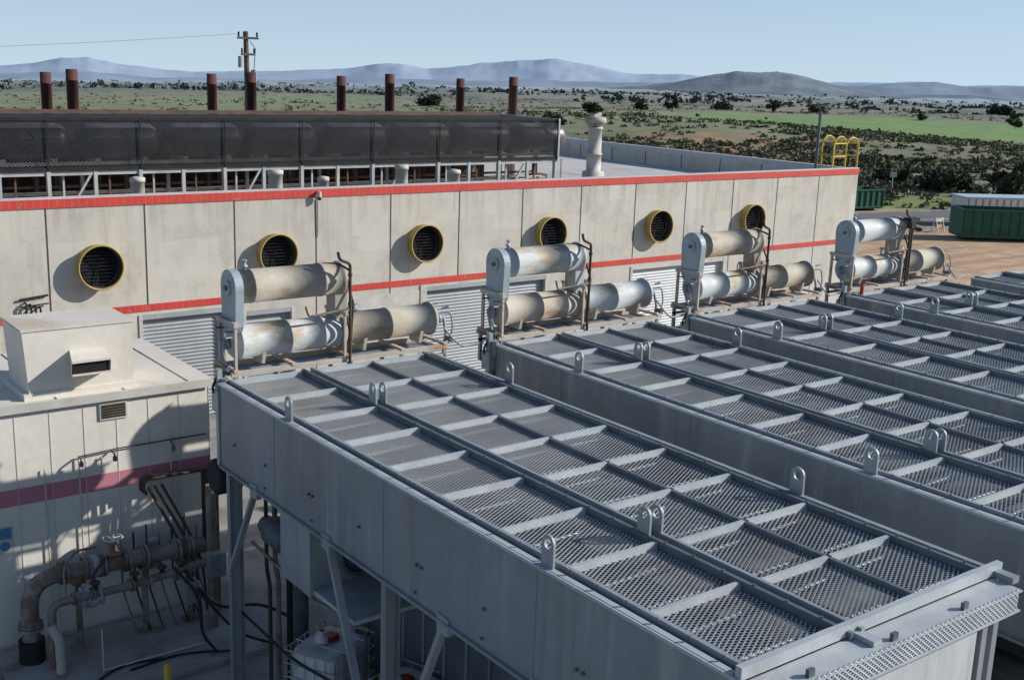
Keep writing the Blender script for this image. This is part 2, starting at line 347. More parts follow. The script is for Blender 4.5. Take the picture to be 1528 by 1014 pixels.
def scrub():
    C=[];S=[];M=[]
    N=15000
    for i in range(N):
        az=random.uniform(40,64) if i%4<1 else random.uniform(5,64)
        r=math.exp(random.uniform(math.log(104),math.log(230 if i%4<1 else 750)))
        x,y=r*math.sin(math.radians(az)),r*math.cos(math.radians(az))
        cl=noise.noise((x*.03,y*.03,2.))+.4*noise.noise((x*.1,y*.1,8.))
        if az>44 and 228<r<520: continue
        if az<33 and r>180 and random.random()<.7: continue
        if 33<az<50 and 165<r<260 and random.random()<.66: continue
        if r<116 and random.random()<.5: continue
        if cl<-.06 and random.random()<.78: continue
        R=random.uniform(.26,.64)*(1+r/600.)*(1.5 if random.random()<.07 else 1)
        z=terr(x,y)-.1*R; k=18 if r<200 else 10
        d=rng.normal(size=(k,3)); d/=np.linalg.norm(d,axis=1)[:,None]; d*=rng.uniform(.45,1.05,size=(k,1))
        d[:,2]=np.abs(d[:,2])*random.uniform(.5,.85)
        d[:,:2]*=random.uniform(1,1.6)
        C.append(np.array([x,y,z])+d*R); S+=list(rng.uniform(.2,.38,size=k)*R)
        q=random.random(); mm=1 if q<.26 else 0 if q<.62 else 3 if q<.80 else 2
        M+=[mm if random.random()<.85 else 1 for _ in range(k)]
    quads(np.concatenate(C),S,M,'scrub_bushes',LF)
scrub()
def distant_trees():
    C=[];S=[]
    for i in range(2600):
        az=random.uniform(4,66); r=math.exp(random.uniform(math.log(750),math.log(5200)))
        x,y=r*math.sin(math.radians(az)),r*math.cos(math.radians(az))
        if noise.noise((x*.0025,y*.0045,6.))<.02 and random.random()<.85: continue
        R=random.uniform(1.8,4.0)*(1+r/4500); k=8
        d=rng.normal(size=(k,3)); d/=np.linalg.norm(d,axis=1)[:,None]; d[:,2]=np.abs(d[:,2])*.7; d[:,:2]*=random.uniform(1,2.4)
        C.append(np.array([x,y,terr(x,y)])+d*R); S+=list(rng.uniform(.3,.5,size=k)*R)
    quads(np.concatenate(C),S,[0]*len(S),'distant_tree_belt',LH)
distant_trees()
def tree(x,y,h,w,seed,name='tree'):
    random.seed(seed); z0=terr(x,y)-.1; C=[];S=[];M=[]
    mb=MB(); mb.lathe((x,y,z0),(x,y,z0+h*.7),[(0,h*.035),(h*.3,h*.024),(h*.7,h*.01)],WOOD,8)
    for i in range(11):
        an=random.uniform(0,6.28); hh=random.uniform(.22,.85)*h; L=random.uniform(.1,.45)*w
        e=V((x+math.cos(an)*L,y+math.sin(an)*L,z0+hh+random.uniform(0,.15)*h))
        mb.tube([(x,y,z0+hh*.75),((x+e.x)/2,(y+e.y)/2,z0+hh*.95),e],h*.009,WOOD,6)
        k=90; R=random.uniform(.17,.28)*w
        d=rng.normal(size=(k,3)); d/=np.linalg.norm(d,axis=1)[:,None]; d*=rng.uniform(.2,1.1,size=(k,1)); d[:,2]*=.75
        C.append(np.array(e)+d*R); S+=list(rng.uniform(.10,.22,size=k)*R*1.3); M+=[random.choice((0,1)) for _ in range(k)]
    o=quads(np.concatenate(C),S,M,'crown',LT)
    t=mb.obj('trunk'); e=empty(name); o.parent=e; t.parent=e
def azp(az,r): return r*math.sin(math.radians(az)),r*math.cos(math.radians(az))
for i,(az,r,h,w) in enumerate([(44.7,470,7,6),(49.5,520,5.5,6),(60.1,430,5.0,5),(43.2,560,4,7),(56.1,480,2.5,4),(47.0,640,3.5,12),(51.5,680,3.5,12),(33.0,430,4,8),(9.8,260,2.6,5),(59.5,700,4,14),(40.9,330,2.8,5)]):
    x,y=azp(az,r); tree(x,y,h,w,50+i)
for i,(az,r,h,w) in enumerate([(57.5,122,1.9,4.5),(60.2,118,2.0,4.5),(39.0,180,2.2,4),(55.2,128,1.5,3.5),(61,135,2.2,5)]):
    x,y=azp(az,r); tree(x,y,h,w,90+i,'large_shrub')
random.seed(11)
mb=MB()
for az,r,L,h in((30.2,1500,24,3),(30.9,1520,14,3.5),(29.0,1700,10,2.5),(57.2,900,8,2),(58.1,930,10,2),(55.6,1300,16,2.5),(52.5,1500,10,2.5),(59.6,1250,10,2.5)):
    x,y=azp(az,r); z=terr(x,y); mb.obox((x,y,z+h/2),(L,8,h),math.radians(-az),KERB); mb.obox((x,y,z+h+.3),(L+1,9,.6),math.radians(-az),VENTW)
mb.obj('distant_farm_buildings')

# ------------------------------------------------------------------ road + lot items
def road():
    c=[V((40,61.5,0)),V((70,55,0)),V((95,49.5,0)),V((150,36,0)),V((200,22,0))]
    mb=MB()
    def strip(o0,o1,z0,m,side=None):
        pr=[]
        for i,p in enumerate(c):
            d=(c[min(i+1,len(c)-1)]-c[max(i-1,0)]).normalized(); n=V((-d.y,d.x,0)); pr.append((p+n*o0,p+n*o1))
        for i in range(len(c)-1):
            a,b=pr[i];e,f=pr[i+1]
            zz=[max(terr(q.x,q.y),0)+z0 for q in(a,b,f,e)]
            vs=[(q.x,q.y,z) for q,z in zip((a,b,f,e),zz)]
            if side: 
                vs+= [(q.x,q.y,z-side) for q,z in zip((a,b,f,e),zz)]
                mb.add(vs,[(0,3,2,1),(0,1,5,4),(3,7,6,2),(0,4,7,3),(1,2,6,5)],m)
            else: mb.add(vs,[(0,3,2,1)],m)
    strip(-4.2,4.2,.03,ROADM); strip(-.1,.1,.036,LINE); strip(4.2,4.5,.14,KERB,.3); strip(-4.5,-4.2,.14,KERB,.3)
    mb.obj('road')
road()
def dumpster(cx,cy,ang,L=6.5,W=2.4,H=1.75,name='dumpster',m=GREEN):
    mb=MB(); ca,sa=math.cos(ang),math.sin(ang)
    def T(x,y,z): return (cx+x*ca-y*sa,cy+x*sa+y*ca,z)
    def ob(x,y,z,a,b,c,mm=m): p=T(x,y,z); mb.obox(p,(a,b,c),ang,mm)
    ob(0,0,.28,L,W,.16)
    ob(0,-W/2,.35+H/2,L,.07,H); ob(0,W/2,.35+H/2,L,.07,H); ob(-L/2,0,.35+H/2,.07,W-.08,H-.02); ob(L/2,0,.35+H/2,.07,W-.08,H-.02)
    n=int(L/.6)
    for i in range(n+1):
        x=-L/2+.06+i*(L-.12)/n
        for sgn in(-1,1): ob(x,sgn*(W/2+.075),.33+H/2,.09,.09,H-.1)
    for sgn in(-1,1): ob(0,sgn*(W/2+.06),.35+H,L+.12,.14,.12); ob(0,sgn*(W/2+.06),.36,L,.1,.12)
    for sgn in(-1,1):
        ob(sgn*(L/2+.03),0,.35+H+.003,.12,W+.05,.12)
        for yy in(-.5,.5): mb.cyl(T(sgn*(L/2-.5),yy-.1,.12),T(sgn*(L/2-.5),yy+.1,.12),.12,BLACK,12)
    ob(0,0,.35+H*.55,L-.1,W-.1,H*.5,DARK)
    mb.obj(name)
dumpster(75.9,43.6,math.radians(-36)); dumpster(80,59.8,math.radians(-12),5.5,2.3,1.4)
mb=MB(); ang=math.radians(-30)
mb.obox((83,48.2,1.15),(6.5,2.4,2.0),ang,WHITE)
for i in range(12):
    x=-3.1+i*.56; mb.obox((83+x*math.cos(ang)+1.23*math.sin(ang),48.2+x*math.sin(ang)-1.23*math.cos(ang),1.15),(.08,.06,1.9),ang,KERB)
mb.obox((83,48.2,2.2),(6.7,2.6,.12),ang,PALEB); mb.obj('storage_container')
mb=MB()
for s in(-1,1):
    for t in(-1,1): mb.beam((75+s*.4,48+t*.3,0),(75+s*.4,48,1.05),.05,.05,VENTW)
mb.box(74.5,75.5,47.93,47.98,.75,1.0,VENTW); mb.box(74.5,75.5,47.88,47.93,.35,.55,ORG); mb.obj('barricade')
mb=MB(); x,y=98.5,68.6; z=terr(x,y); mb.cyl((x,y,z),(x,y,z+1.7),.05,GALVL,8); mb.obox((x,y-.06,z+1.5),(.65,.04,.5),math.radians(-35),VENTW); mb.obj('site_sign')
mb=MB(); P0=V((84,84,0));P1=V((150,45,0)); N=26
for i in range(N+1):
    p=P0.lerp(P1,i/N); z=terr(p.x,p.y); mb.cyl((p.x,p.y,z-.1),(p.x,p.y,z+1.6),.03,GALVD,6)
    if i<N:
        q=P0.lerp(P1,(i+1)/N); zq=terr(q.x,q.y)
        for h in(.15,.85,1.55): mb.cyl((p.x,p.y,z+h),(q.x,q.y,zq+h),.01,GALVD,5)
mb.obj('wire_fence')
# ------------------------------------------------------------------ main building
bld=empty('concrete_building')
XW0,XE=3.38-2.667*3,43.38; YF,YB=32.,53.; ZT=6.68; ZR=5.75
doors=[(11.1,13.75,3.30,ROLL),(14.25,15.95,3.1,ROLL),(20.7,25.95,3.30,ROLL),(30.0,35.2,3.30,ROLLW),(36.0,38.0,3.0,ROLL)]
mb=MB(); xs=XW0
for a,b,h,_ in doors:
    mb.box(xs,a,YF,YF+.25,0,3.396,CONC); mb.box(a,b,YF,YF+.25,h,3.396,CONC); xs=b
mb.box(xs,XE,YF,YF+.25,0,3.396,CONC)
mb.box(XW0,XE,YF,YF+.25,3.4,ZT-.24,CONC)
mb.obj('front_wall',bld)
mb=MB(); mb.box(XE-.25,XE,YF+.25,YB,0,ZT-.24,CONC); mb.box(XE-.25,XE+.02,YF+.27,YB,ZT-.24,ZT,BLUEP)
mb.box(XW0,XE-.25,YB-.25,YB,0,ZT,BLUEP); mb.box(XW0,XW0+.25,YF+.27,YB-.25,0,ZT,CONC)
for k in range(1,8): mb.box(XE-.262,XE-.25,YF+k*2.667-.02,YF+k*2.667+.02,ZR,ZT-.25,JOINT)
mb.obj('end_walls',bld)
mb=MB(); mb.box(XW0,XE+.03,YF-.03,YF+.27,ZT-.24,ZT,TILE); mb.box(XW0,XE,YF-.018,YF,3.40,3.60,TILE); mb.obj('red_tile_bands',bld)
mb=MB(); mb.box(XW0,XE+.01,YF-.02,YF+.26,ZT,ZT+.04,BLUEP); mb.obj('parapet_coping',bld)
mb=MB(); mb.box(XW0+.25,XE-.25,YF+.25,YB-.25,ZR-.2,ZR,ROOFM); mb.obj('roof',bld)
mb=MB()
for k in range(-5,14):
    x=8.714+2.667*k
    if x<XW0 or x>XE-.3: continue
    mb.box(x-.022,x+.022,YF-.004,YF+.1,3.602,ZT-.242,JOINT)
    if not any(a-.1<x<b+.1 for a,b,_,_ in doors): mb.box(x-.02,x+.02,YF-.004,YF+.1,0,3.394,JOINT)
mb.obj('panel_joints',bld)
mb=MB()
for a,b,h,m in doors:
    n=int(h/.11)
    for i in range(n):
        z=i*h/n; mb.add([(a,YF+.16,z),(b,YF+.16,z),(b,YF+.12,z+h/n*.5),(a,YF+.12,z+h/n*.5),(b,YF+.16,z+h/n),(a,YF+.16,z+h/n)],[(0,1,2,3),(3,2,4,5)],m)
    for xx in(a,b-.1): mb.box(xx,xx+.1,YF-.03,YF+.12,0,h,VENTW)
    mb.box(a+.1,b-.1,YF-.02,YF+.1,h-.14,h-.002,VENTW if m is ROLLW else ROLL)
mb.box(20.55,20.695,YF-.04,YF-.001,0,3.38,VENTW)
mb.box(18.0,20.5,YF-.02,YF-.002,0,3.2,VENTW)
mb.obj('rollup_doors',bld)
for k in range(6):
    x=10.02+5.29*k; z=4.80; mb=MB(); P=.34; y0=YF-P
    R=.60; n=44
    mb.lathe((x,YF-.001,z),(x,y0,z),[(0,R),(P-.04,R),(P-.04,R+.03),(P,R+.03),(P,R-.012),(P-.04,R-.018)],YELW,n,caps=False)
    mb.lathe((x,YF-.001,z),(x,y0,z),[(P-.035,R-.018),(.03,R-.03)],INNER,n,caps=False)
    mb.lathe((x,YF-.01,z),(x,y0,z),[(0,R-.04),(.002,.001)],DARK,n,caps=False)
    for i in range(11):
        zz=z-R+.1+i*(2*R-.2)/10; hw=math.sqrt(max(.001,(R-.05)**2-(zz-z)**2)); mb.beam((x-hw,YF-.14,zz),(x+hw,YF-.14,zz),.07,.010,BLACKM,up=(0,.6,1))
    for i in range(3):
        an=i*math.pi/3+.3; mb.beam((x-math.cos(an)*.5,YF-.07,z-math.sin(an)*.5),(x+math.cos(an)*.5,YF-.07,z+math.sin(an)*.5),.03,.03,DARK)
    mb.obj('wall_exhaust_fan')
mb=MB()
for i in range(4): mb.tube([(8.05+i*.12,YF-.02,3.95-.05*i),(8.05+i*.12,YF-.15,3.95-.05*i),(8.05+i*.12,YF-.15,3.4)],.028,BLACK,8,.06)
mb.tube([(7.9,YF-.06,4.05),(8.65,YF-.06,4.12)],.03,BLACK,8); mb.tube([(7.9,YF-.08,3.85),(8.65,YF-.08,3.9)],.02,BLACK,8); mb.obj('wall_conduit')
mb=MB(); mb.cyl((16.75,YF-.15,6.45),(16.75,YF-.15,6.62),.07,VENTW,12); mb.beam((16.75,YF,6.60),(16.75,YF-.2,6.60),.06,.06,VENTW); mb.cyl((16.75,YF-.15,6.36),(16.75,YF-.15,6.45),.06,BLACK,12,r2=.07); mb.tube([(16.75,YF-.05,6.4),(16.75,YF-.03,5.2)],.012,JOINT,6); mb.obj('security_camera')
for x,h,r in((11.6,1.15,.20),(15.9,1.25,.22),(17.55,1.0,.17),(20.45,1.3,.21),(22.55,1.1,.21)):
    mb=MB(); y=33.1
    mb.lathe((x,y,ZR),(x,y,ZR+2),[(0,r*1.5),(.1,r*1.4),(.12,r),(h+.05,r),(h+.05,r*1.12),(h+.17,r*1.1),(h+.2,r*.5)],VENTW,18); mb.obj('roof_vent')
mb=MB(); x,y=30.5,35.
mb.lathe((x,y,ZR),(x,y,ZR+4),[(0,.62),(.25,.58),(.28,.44),(.85,.44),(.88,.29),(1.5,.29),(1.5,.32),(1.58,.32),(1.58,.28),(2.5,.27),(2.5,.31),(2.58,.31),(2.6,.26)],VENTW,24)
mb.lathe((x,y,ZR+2.62),(x,y,ZR+4),[(0,.26),(.12,.28),(.12,.44),(.34,.41),(.38,.2)],TAN,24)
mb.cyl((x-.1,y,ZR+2.98),(x+.25,y,ZR+3.1),.08,TAN,10)
mb.obj('tall_roof_vent')
mb=MB()
for yy in(32.3,32.95,33.6):
    mb.tube([(43.6,yy,5.0),(43.6,yy,7.75),(43.35,yy,8.0),(43.0,yy,8.0),(42.75,yy,7.75),(42.75,yy,6.6)],.04,YEL,8,.15)
for z in(7.2,7.75):
    mb.tube([(42.75,32.3,z),(42.75,33.6,z)],.035,YEL,8); mb.tube([(43.62,32.3,z),(43.62,33.6,z)],.035,YEL,8)
for z in np.arange(.4,6.6,.35): mb.cyl((43.6,32.3,z),(43.6,32.95,z),.02,YEL,6)
for yy in(32.3,32.95): mb.cyl((43.6,yy,.2),(43.6,yy,5.0),.03,YEL,8)
for xx in(41.9,42.75): mb.cyl((xx,32.3,6.7),(xx,32.3,7.75),.035,YEL,8)
mb.tube([(41.9,32.3,7.75),(42.75,32.3,7.75)],.035,YEL,8); mb.tube([(41.9,32.3,7.2),(42.75,32.3,7.2)],.035,YEL,8)
mb.obj('roof_access_ladder')
mb=MB(); mb.cyl((42.3,33.5,ZR),(42.3,33.5,9.2),.07,RAIL,10); mb.box(42.1,42.5,33.25,33.65,9.2,9.32,RAIL); mb.box(42.05,42.35,33.1,33.3,9.1,9.3,BLACK); mb.obj('roof_light_pole')
# roof bank
mb=MB(); X0,X1=-3.,27.8; Y0,Y1=34.,37.6; ZB,ZU=7.27,8.66
mb.expanded((X0,Y0,ZB+.05),(1,0,0),(0,0,1),int((X1-X0)/.11),int(1.32/.0275),.11,.055,.0165,.010,BLACKM)
mb.expanded((X1,Y0,ZB+.05),(0,1,0),(0,0,1),int((Y1-Y0)/.11),int(1.32/.0275),.11,.055,.0165,.010,BLACKM)
mb.beam((X0,Y0,ZU),(X1,Y0,ZU),.06,.07,BLACKM); mb.beam((X0,Y0,ZB),(X1,Y0,ZB),.08,.10,BLACKM)
mb.beam((X1,Y0,ZU+.002),(X1,Y1,ZU+.002),.07,.07,GALVL); mb.beam((X1,Y0-.05,ZB-.1),(X1,Y0-.05,ZU+.06),.07,.07,GALVL)
mb.beam((X0,Y1,ZU+.05),(X1,Y1,ZU+.05),.1,.12,BROWN)
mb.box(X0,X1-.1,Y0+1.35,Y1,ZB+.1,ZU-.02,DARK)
x=X0+.3
while x<X1-1:
    L=2.35; mb.lathe((x,Y0+.62,8.02),(x+L,Y0+.62,8.02),[(0,.05),(.06,.36),(.18,.47),(.3,.5),(L-.3,.5),(L-.18,.47),(L-.06,.36),(L,.05)],DRUM,24)
    mb.box(x+.4,x+.55,Y0+.2,Y0+1.2,7.36,7.55,LEG); mb.box(x+L-.55,x+L-.4,Y0+.2,Y0+1.2,7.36,7.55,LEG)
    x+=2.62
mb.box(X0,X1-.1,Y0+.12,Y0+.16,7.36,7.46,LEG)
for i in range(int((X1-X0)/1.31)+1):
    x=X1-.05-i*1.31
    if i%2==0: mb.beam((x,Y0-.05,ZB),(x,Y0-.05,ZU),.03,.03,BLACKM)
    mm=LEG if i%3 else GALVL
    for yy in(Y0+.05,Y0+1.3,Y1-.1):
        mb.beam((x,yy,ZR),(x,yy,ZB-.05),.10 if i%2 else .15,.10,mm if yy<34.5 else (LEG if i%2 else BROWN))
    if i%4==1: mb.beam((x-.75,Y0+.06,ZR+.35),(x-.08,Y0+.06,ZB-.1),.06,.06,LEG)
    mb.beam((x+.45,Y0+.2,ZR),(x+.45,Y0+.2,ZB-.05),.05,.05,BROWN if i%2 else LEG); mb.beam((x+.8,Y0+2.2,ZR),(x+.8,Y0+2.2,ZB-.05),.08,.08,BROWN)
    if i%3==0: mb.box(x+.3,x+.9,Y0+1.6,Y0+2.1,ZR,ZR+.75,BROWN)
mb.beam((X0,Y0+.05,ZB-.12),(X1,Y0+.05,ZB-.12),.06,.12,LEG); mb.beam((X0,Y1-.1,ZB-.1),(X1,Y1-.1,ZB-.1),.08,.14,BROWN)
mb.beam((X0,Y0+1.3,ZR+.9),(X1,Y0+1.3,ZR+.9),.06,.08,BROWN); mb.beam((X0,Y0+.7,ZR+.75),(X1,Y0+.7,ZR+.75),.10,.06,ORG)
mb.beam((X0,Y0+2.3,ZR+.6),(X1,Y0+2.3,ZR+.6),.12,.14,BROWN); mb.box(X0,X1-.6,Y1+.2,Y1+.4,ZR,ZR+1.3,BROWN)
mb.tube([(X0,Y0+.9,ZR+.75),(X1,Y0+.9,ZR+.75)],.05,LEG,8)
mb.obj('rooftop_silencer_bank')
for x,zt in((10.67,9.79),(11.47,9.9),(16.1,9.87),(17.53,9.95),(21.05,9.91),(23.1,10.03),(26.31,9.93),(28.89,10.05)):
    mb=MB(); rr=.165 if zt<9.94 and x!=11.47 else .18; zt+=.08
    mb.lathe((x,38.3,ZR),(x,38.3,zt),[(0,rr*1.4),(.1,rr*1.4),(.1,rr),(zt-ZR-.35,rr),(zt-ZR-.35,rr*1.05),(zt-ZR-.32,rr*1.05),(zt-ZR-.32,rr),(zt-ZR,rr),(zt-ZR,rr*.85),(zt-ZR-.5,rr*.85)],STACK,18,caps=False)
    mb.obj('exhaust_stack')
mb=MB(); px,py=27.25,60.
mb.lathe((px+.1,py,-.5),(px-.05,py,11.9),[(0,.2),(12.4,.13)],WOOD,12)
for z,L in((11.55,.75),(10.7,.5)):
    mb.beam((px-L*.8,py-.16,z),(px+L*.8,py-.16,z),.1,.12,WOOD)
    for s in(-.7,-.3,.7): mb.lathe((px+s*L,py-.16,z+.06),(px+s*L,py-.16,z+.4),[(0,.03),(.08,.07),(.14,.04),(.2,.07),(.26,.03)],DARK,8)
mb.cyl((px-.42,py-.1,10.0),(px-.42,py-.1,10.6),.13,GALV,12); mb.cyl((px+.35,py-.1,9.3),(px+.35,py-.1,9.9),.16,GALV,12)
mb.tube([(px+.15,py-.1,11.4),(px+.45,py-.1,11.0),(px+.35,py-.1,9.9)],.02,BLACK,6); mb.tube([(px-.15,py-.15,10.2),(px-.25,py-.2,8),(px-.15,py-.2,3)],.03,BLACK,6)
mb.obj('utility_pole')
mb=MB(); pts=[(px-.5+(-30)*t,py,11.75-1.89*t-.36*math.sin(math.pi*t)) for t in np.linspace(0,1,16)]
mb.tube(pts,.010,GALVD,5); mb.obj('power_line')

# ------------------------------------------------------------------ cooling units
WD=4.0; YN,YFR=6.0,16.83; ZT5=5.5
def lug(mb,x,y,th=.03):
    n=20; w=.10; out=[];inn=[]; zc=ZT5+.25
    for i in range(n):
        a=2*math.pi*i/n
        oy,oz=w*math.cos(a),w*math.sin(a)
        if math.sin(a)<0: oz=-.27 if abs(math.cos(a))<.93 else -.16; oy=w*(1 if math.cos(a)>0 else -1)*(.999 if abs(math.cos(a))>.3 else abs(math.cos(a))/.3)
        out.append((y+oy,zc+oz)); inn.append((y+.055*math.cos(a),zc+.06*math.sin(a)-.0))
    vs=[(x-th/2,a,b) for a,b in out]+[(x-th/2,a,b) for a,b in inn]+[(x+th/2,a,b) for a,b in out]+[(x+th/2,a,b) for a,b in inn]
    fs=[]
    for i in range(n):
        j=(i+1)%n
        fs+=[(i,n+i,n+j,j),(2*n+i,2*n+j,3*n+j,3*n+i),(i,j,2*n+j,2*n+i),(n+i,3*n+i,3*n+j,n+j)]
    mb.add(vs,fs,GALV)
def unit_mesh():
    mb=MB(); L=YFR-YN
    for x0,x1 in((0,.03),(WD-.03,WD)):
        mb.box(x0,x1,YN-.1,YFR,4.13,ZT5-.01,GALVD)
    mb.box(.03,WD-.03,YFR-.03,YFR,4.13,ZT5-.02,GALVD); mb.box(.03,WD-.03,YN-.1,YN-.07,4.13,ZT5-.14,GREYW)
    mb.box(.03,WD-.03,YN-.07,YFR-.03,4.15,4.18,GALVD)
    mb.box(-.05,.0,YN-.1,YFR+.02,4.10,4.14,GALVD)
    mb.box(-.03,0,YN-.1,YFR+.02,ZT5-.04,ZT5-.005,GALVL)
    for yy in(YN+2.7,YN+5.8,YN+8.9): mb.box(-.008,0,yy,yy+.05,4.16,ZT5-.05,GALVD)
    for i,yy in enumerate((6.6,7.9,8.0,9.6,10.9,11.0,12.4,13.7,13.8,15.2,16.3)):
        mb.cyl((-.035,yy,4.62),(0,yy,4.62),.022,RAIL,8)
        if i%2: mb.cyl((-.03,yy+.03,4.25),(0,yy+.03,4.25),.018,RAIL,8)
    mb.box(0,.07,YN,YFR,ZT5-.01,ZT5+.0,GALVL); mb.box(.14,.19,YN,YFR,ZT5-.12,ZT5+.035,GALV)
    mb.box(.10,.12,YN,YFR,ZT5-.14,ZT5-.03,RAIL)
    mb.box(WD-.07,WD,YN,YFR,ZT5-.01,ZT5+.02,GALV); mb.box(WD-.21,WD-.16,YN,YFR,ZT5-.12,ZT5+.035,RAIL)
    cx=1.52
    mb.box(cx-.10,cx-.05,YN-.15,YFR,ZT5-.12,ZT5+.045,RAIL); mb.box(cx+.06,cx+.11,YN-.15,YFR,ZT5-.12,ZT5+.05,GALV); mb.box(cx-.05,cx+.06,YN,YFR,ZT5-.12,ZT5-.06,RAIL)
    mx=2.74; mb.box(mx-.028,mx+.028,YN,YFR,ZT5-.10,ZT5+.012,RAIL)
    y=YN+.2
    while y<YFR-.1:
        for xx in(cx-.075,WD-.185,.105): mb.lathe((xx,y,ZT5+.03),(xx,y,ZT5+.07),[(0,.016),(.03,.016)],RAIL,6)
        y+=.42
    nb=9; random.seed(5)
    for k in range(nb+1):
        y=YN+.03+k*(L-.06)/nb; y=min(max(y,YN+.04),YFR-.04)
        for a,b in((.19,cx-.10),(cx+.11,mx-.03),(mx+.03,WD-.21)):
            yy=y+(0 if a<.5 else -.10)+random.uniform(-.012,.012)
            if k in(0,nb): yy=y
            d=random.uniform(-.008,.008)
            mb.beam((a,yy-d,ZT5+.018),(b,yy+d,ZT5+.018),.045,.012,GALVL); mb.beam((a,yy-.02-d,ZT5-.03),(b,yy-.02+d,ZT5-.03),.008,.083,GALVL)
    mb.box(0,WD+.04,YN-.10,YN-.03,ZT5-.02,ZT5+.10,GALVL); mb.box(0.0,WD+.04,YN-.03,YN,ZT5+.02,ZT5+.035,GALV)
    zt=ZT5-.055
    for a,b in((.195,cx-.105),(cx+.115,mx-.03),(mx+.03,WD-.215)):
        nu=int(round((b-a)/.10)); nv=int((L-.05)/.0275)
        mb.expanded((a,YN+.03,zt),(1,0,0),(0,1,0),nu,nv,(b-a)/nu,.055,.0185,.010,MESHM)
    for k in range(nb*2):
        y=YN+.3+k*(L)/(nb*2); mb.tube([(.1,y,ZT5-.13),(WD-.1,y+ (.12 if k%2 else -.05),ZT5-.13)],.022,GALVL,6)
    mb.box(.1,WD-.1,YN+.05,YFR-.05,ZT5-.40,ZT5-.34,CORE)
    for x in(0.05,WD-.02):
        for y in(8.6,14.52): lug(mb,x,y)
    for y in(8.65,14.55): lug(mb,cx-.07,y); lug(mb,cx+.085,y-.03)
    mb.box(-.02,WD-.14,5.55,YN-.101,ZT5-.05,ZT5-.035,GALVL)
    mb.expanded((-.02,5.56,ZT5-.245),(1,0,0),(0,0,1),52,8,.0735,.055,.018,.01,GALVL)
    mb.box(-.02,WD-.14,5.59,5.60,ZT5-.25,ZT5-.05,RAIL)
    mb.box(-.02,WD-.14,5.55,5.60,ZT5-.27,ZT5-.25,GALVL)
    mb.box(WD-.16,WD-.14,5.60,YN-.1,ZT5-.27,ZT5-.05,GALVL)
    for xx in(.55,1.75,2.9): mb.box(xx,xx+.08,5.62,5.66,ZT5-.035,ZT5+.04,RAIL)
    mb.box(1.5,1.62,5.65,YN-.1,ZT5-.03,ZT5+.02,GALVL); mb.box(WD-.12,WD+.0,5.68,YN-.1,ZT5-.03,ZT5+.04,GALV)
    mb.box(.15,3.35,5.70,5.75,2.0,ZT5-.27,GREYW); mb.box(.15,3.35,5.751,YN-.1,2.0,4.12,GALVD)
    for xx in(3.42,3.62): mb.box(xx,xx+.09,5.68,5.77,0,ZT5-.06,GALVD)
    for x in(.12,WD-.12):
        for y in(YFR-.15,11.85,7.2):
            mb.box(x-.11,x+.11,y-.012,y+.012,0,4.10,GALV); mb.box(x-.11,x-.09,y-.1,y-.012,0,4.10,GALVD); mb.box(x+.09,x+.11,y-.1,y-.012,0,4.10,GALVD); mb.box(x-.2,x+.2,y-.2,y+.15,0,.03,RAIL)
    for x in(.02,WD-.1):
        mb.beam((x,13.3,4.12),(x,12.0,1.2),.10,.07,GALV); mb.beam((x,10.4,4.12),(x,11.7,1.2),.10,.07,GALV)
        mb.beam((x,15.6,4.12),(x,16.6,2.4),.09,.06,GALV); mb.beam((x,8.6,4.12),(x,7.3,1.2),.10,.07,GALV)
        for yy in(13.3,10.4,15.6,8.6): mb.box(x-.05,x+.03,yy-.12,yy+.12,3.98,4.2,GALV)
    # hanging plenum
    mb.box(.10,1.9,14.0,14.95,2.95,4.14,GALV); mb.box(.2,1.9,11.9,13.999,3.9,4.14,GALVD); mb.box(.15,1.9,12.8,13.99,3.0,3.06,GALVL)
    mb.box(1.8,1.9,12.0,13.99,3.06,3.9,DARK); mb.lathe((.9,13.99,3.5),(.9,13.8,3.5),[(0,.36),(.1,.36),(.1,.3),(.02,.3)],RAIL,20)
    mb.lathe((-.02,17.15,3.83),(.45,17.15,3.83),[(0,.26),(.04,.30),(.4,.30),(.45,.2)],DARK,20)
    mb.tube([(.4,17.15,3.83),(1.4,17.15,3.83),(1.4,16.9,3.0),(1.4,16.9,.2)],.15,RAIL,12,.25)
    # solid enclosure added below the deck to block sunlight, with tanks and lines
    mb.box(2.3,3.7,12.4,16.6,.15,3.95,RAIL)
    for i in range(7): mb.box(2.27,2.30,12.5+i*.6,12.56+i*.6,.2,3.9,GALVD)
    mb.box(2.0,3.6,8.6,12.0,.2,2.6,RAIL)
    mb.box(.9,2.0,15.9,16.4,2.6,3.6,DARK); mb.lathe((.5,15.4,3.2),(.5,16.3,3.2),[(0,.1),(.03,.24),(.6,.24),(.7,.15),(.9,.15)],RAIL,18)
    for i,(xx,yy) in enumerate(((.5,16.3),(.7,16.4),(.95,16.5))): mb.tube([(xx,yy,4.1),(xx,yy,2.4),(xx+.1,yy+.1,2.1),(xx+.1,yy+.1,.1)],.035+.01*i,(PIPE,GPIPE,BLACK)[i],8,.2)
    mb.tube([(.3,16.4,2.9),(.3,14.2,2.75),(.5,13.0,2.75)],.03,GPIPE,8); mb.tube([(.2,16.6,1.6),(.3,15,1.45),(.6,13.2,1.5)],.025,BLACK,8,.4)
    return mb.mesh('cooling_unit')
um=unit_mesh()
UX=[7.09,12.5,17.6,22.85,28.1]
for x in UX: 
    o=bpy.data.objects.new('cooling_unit',um); sc.collection.objects.link(o); o.location=(x,0,0)

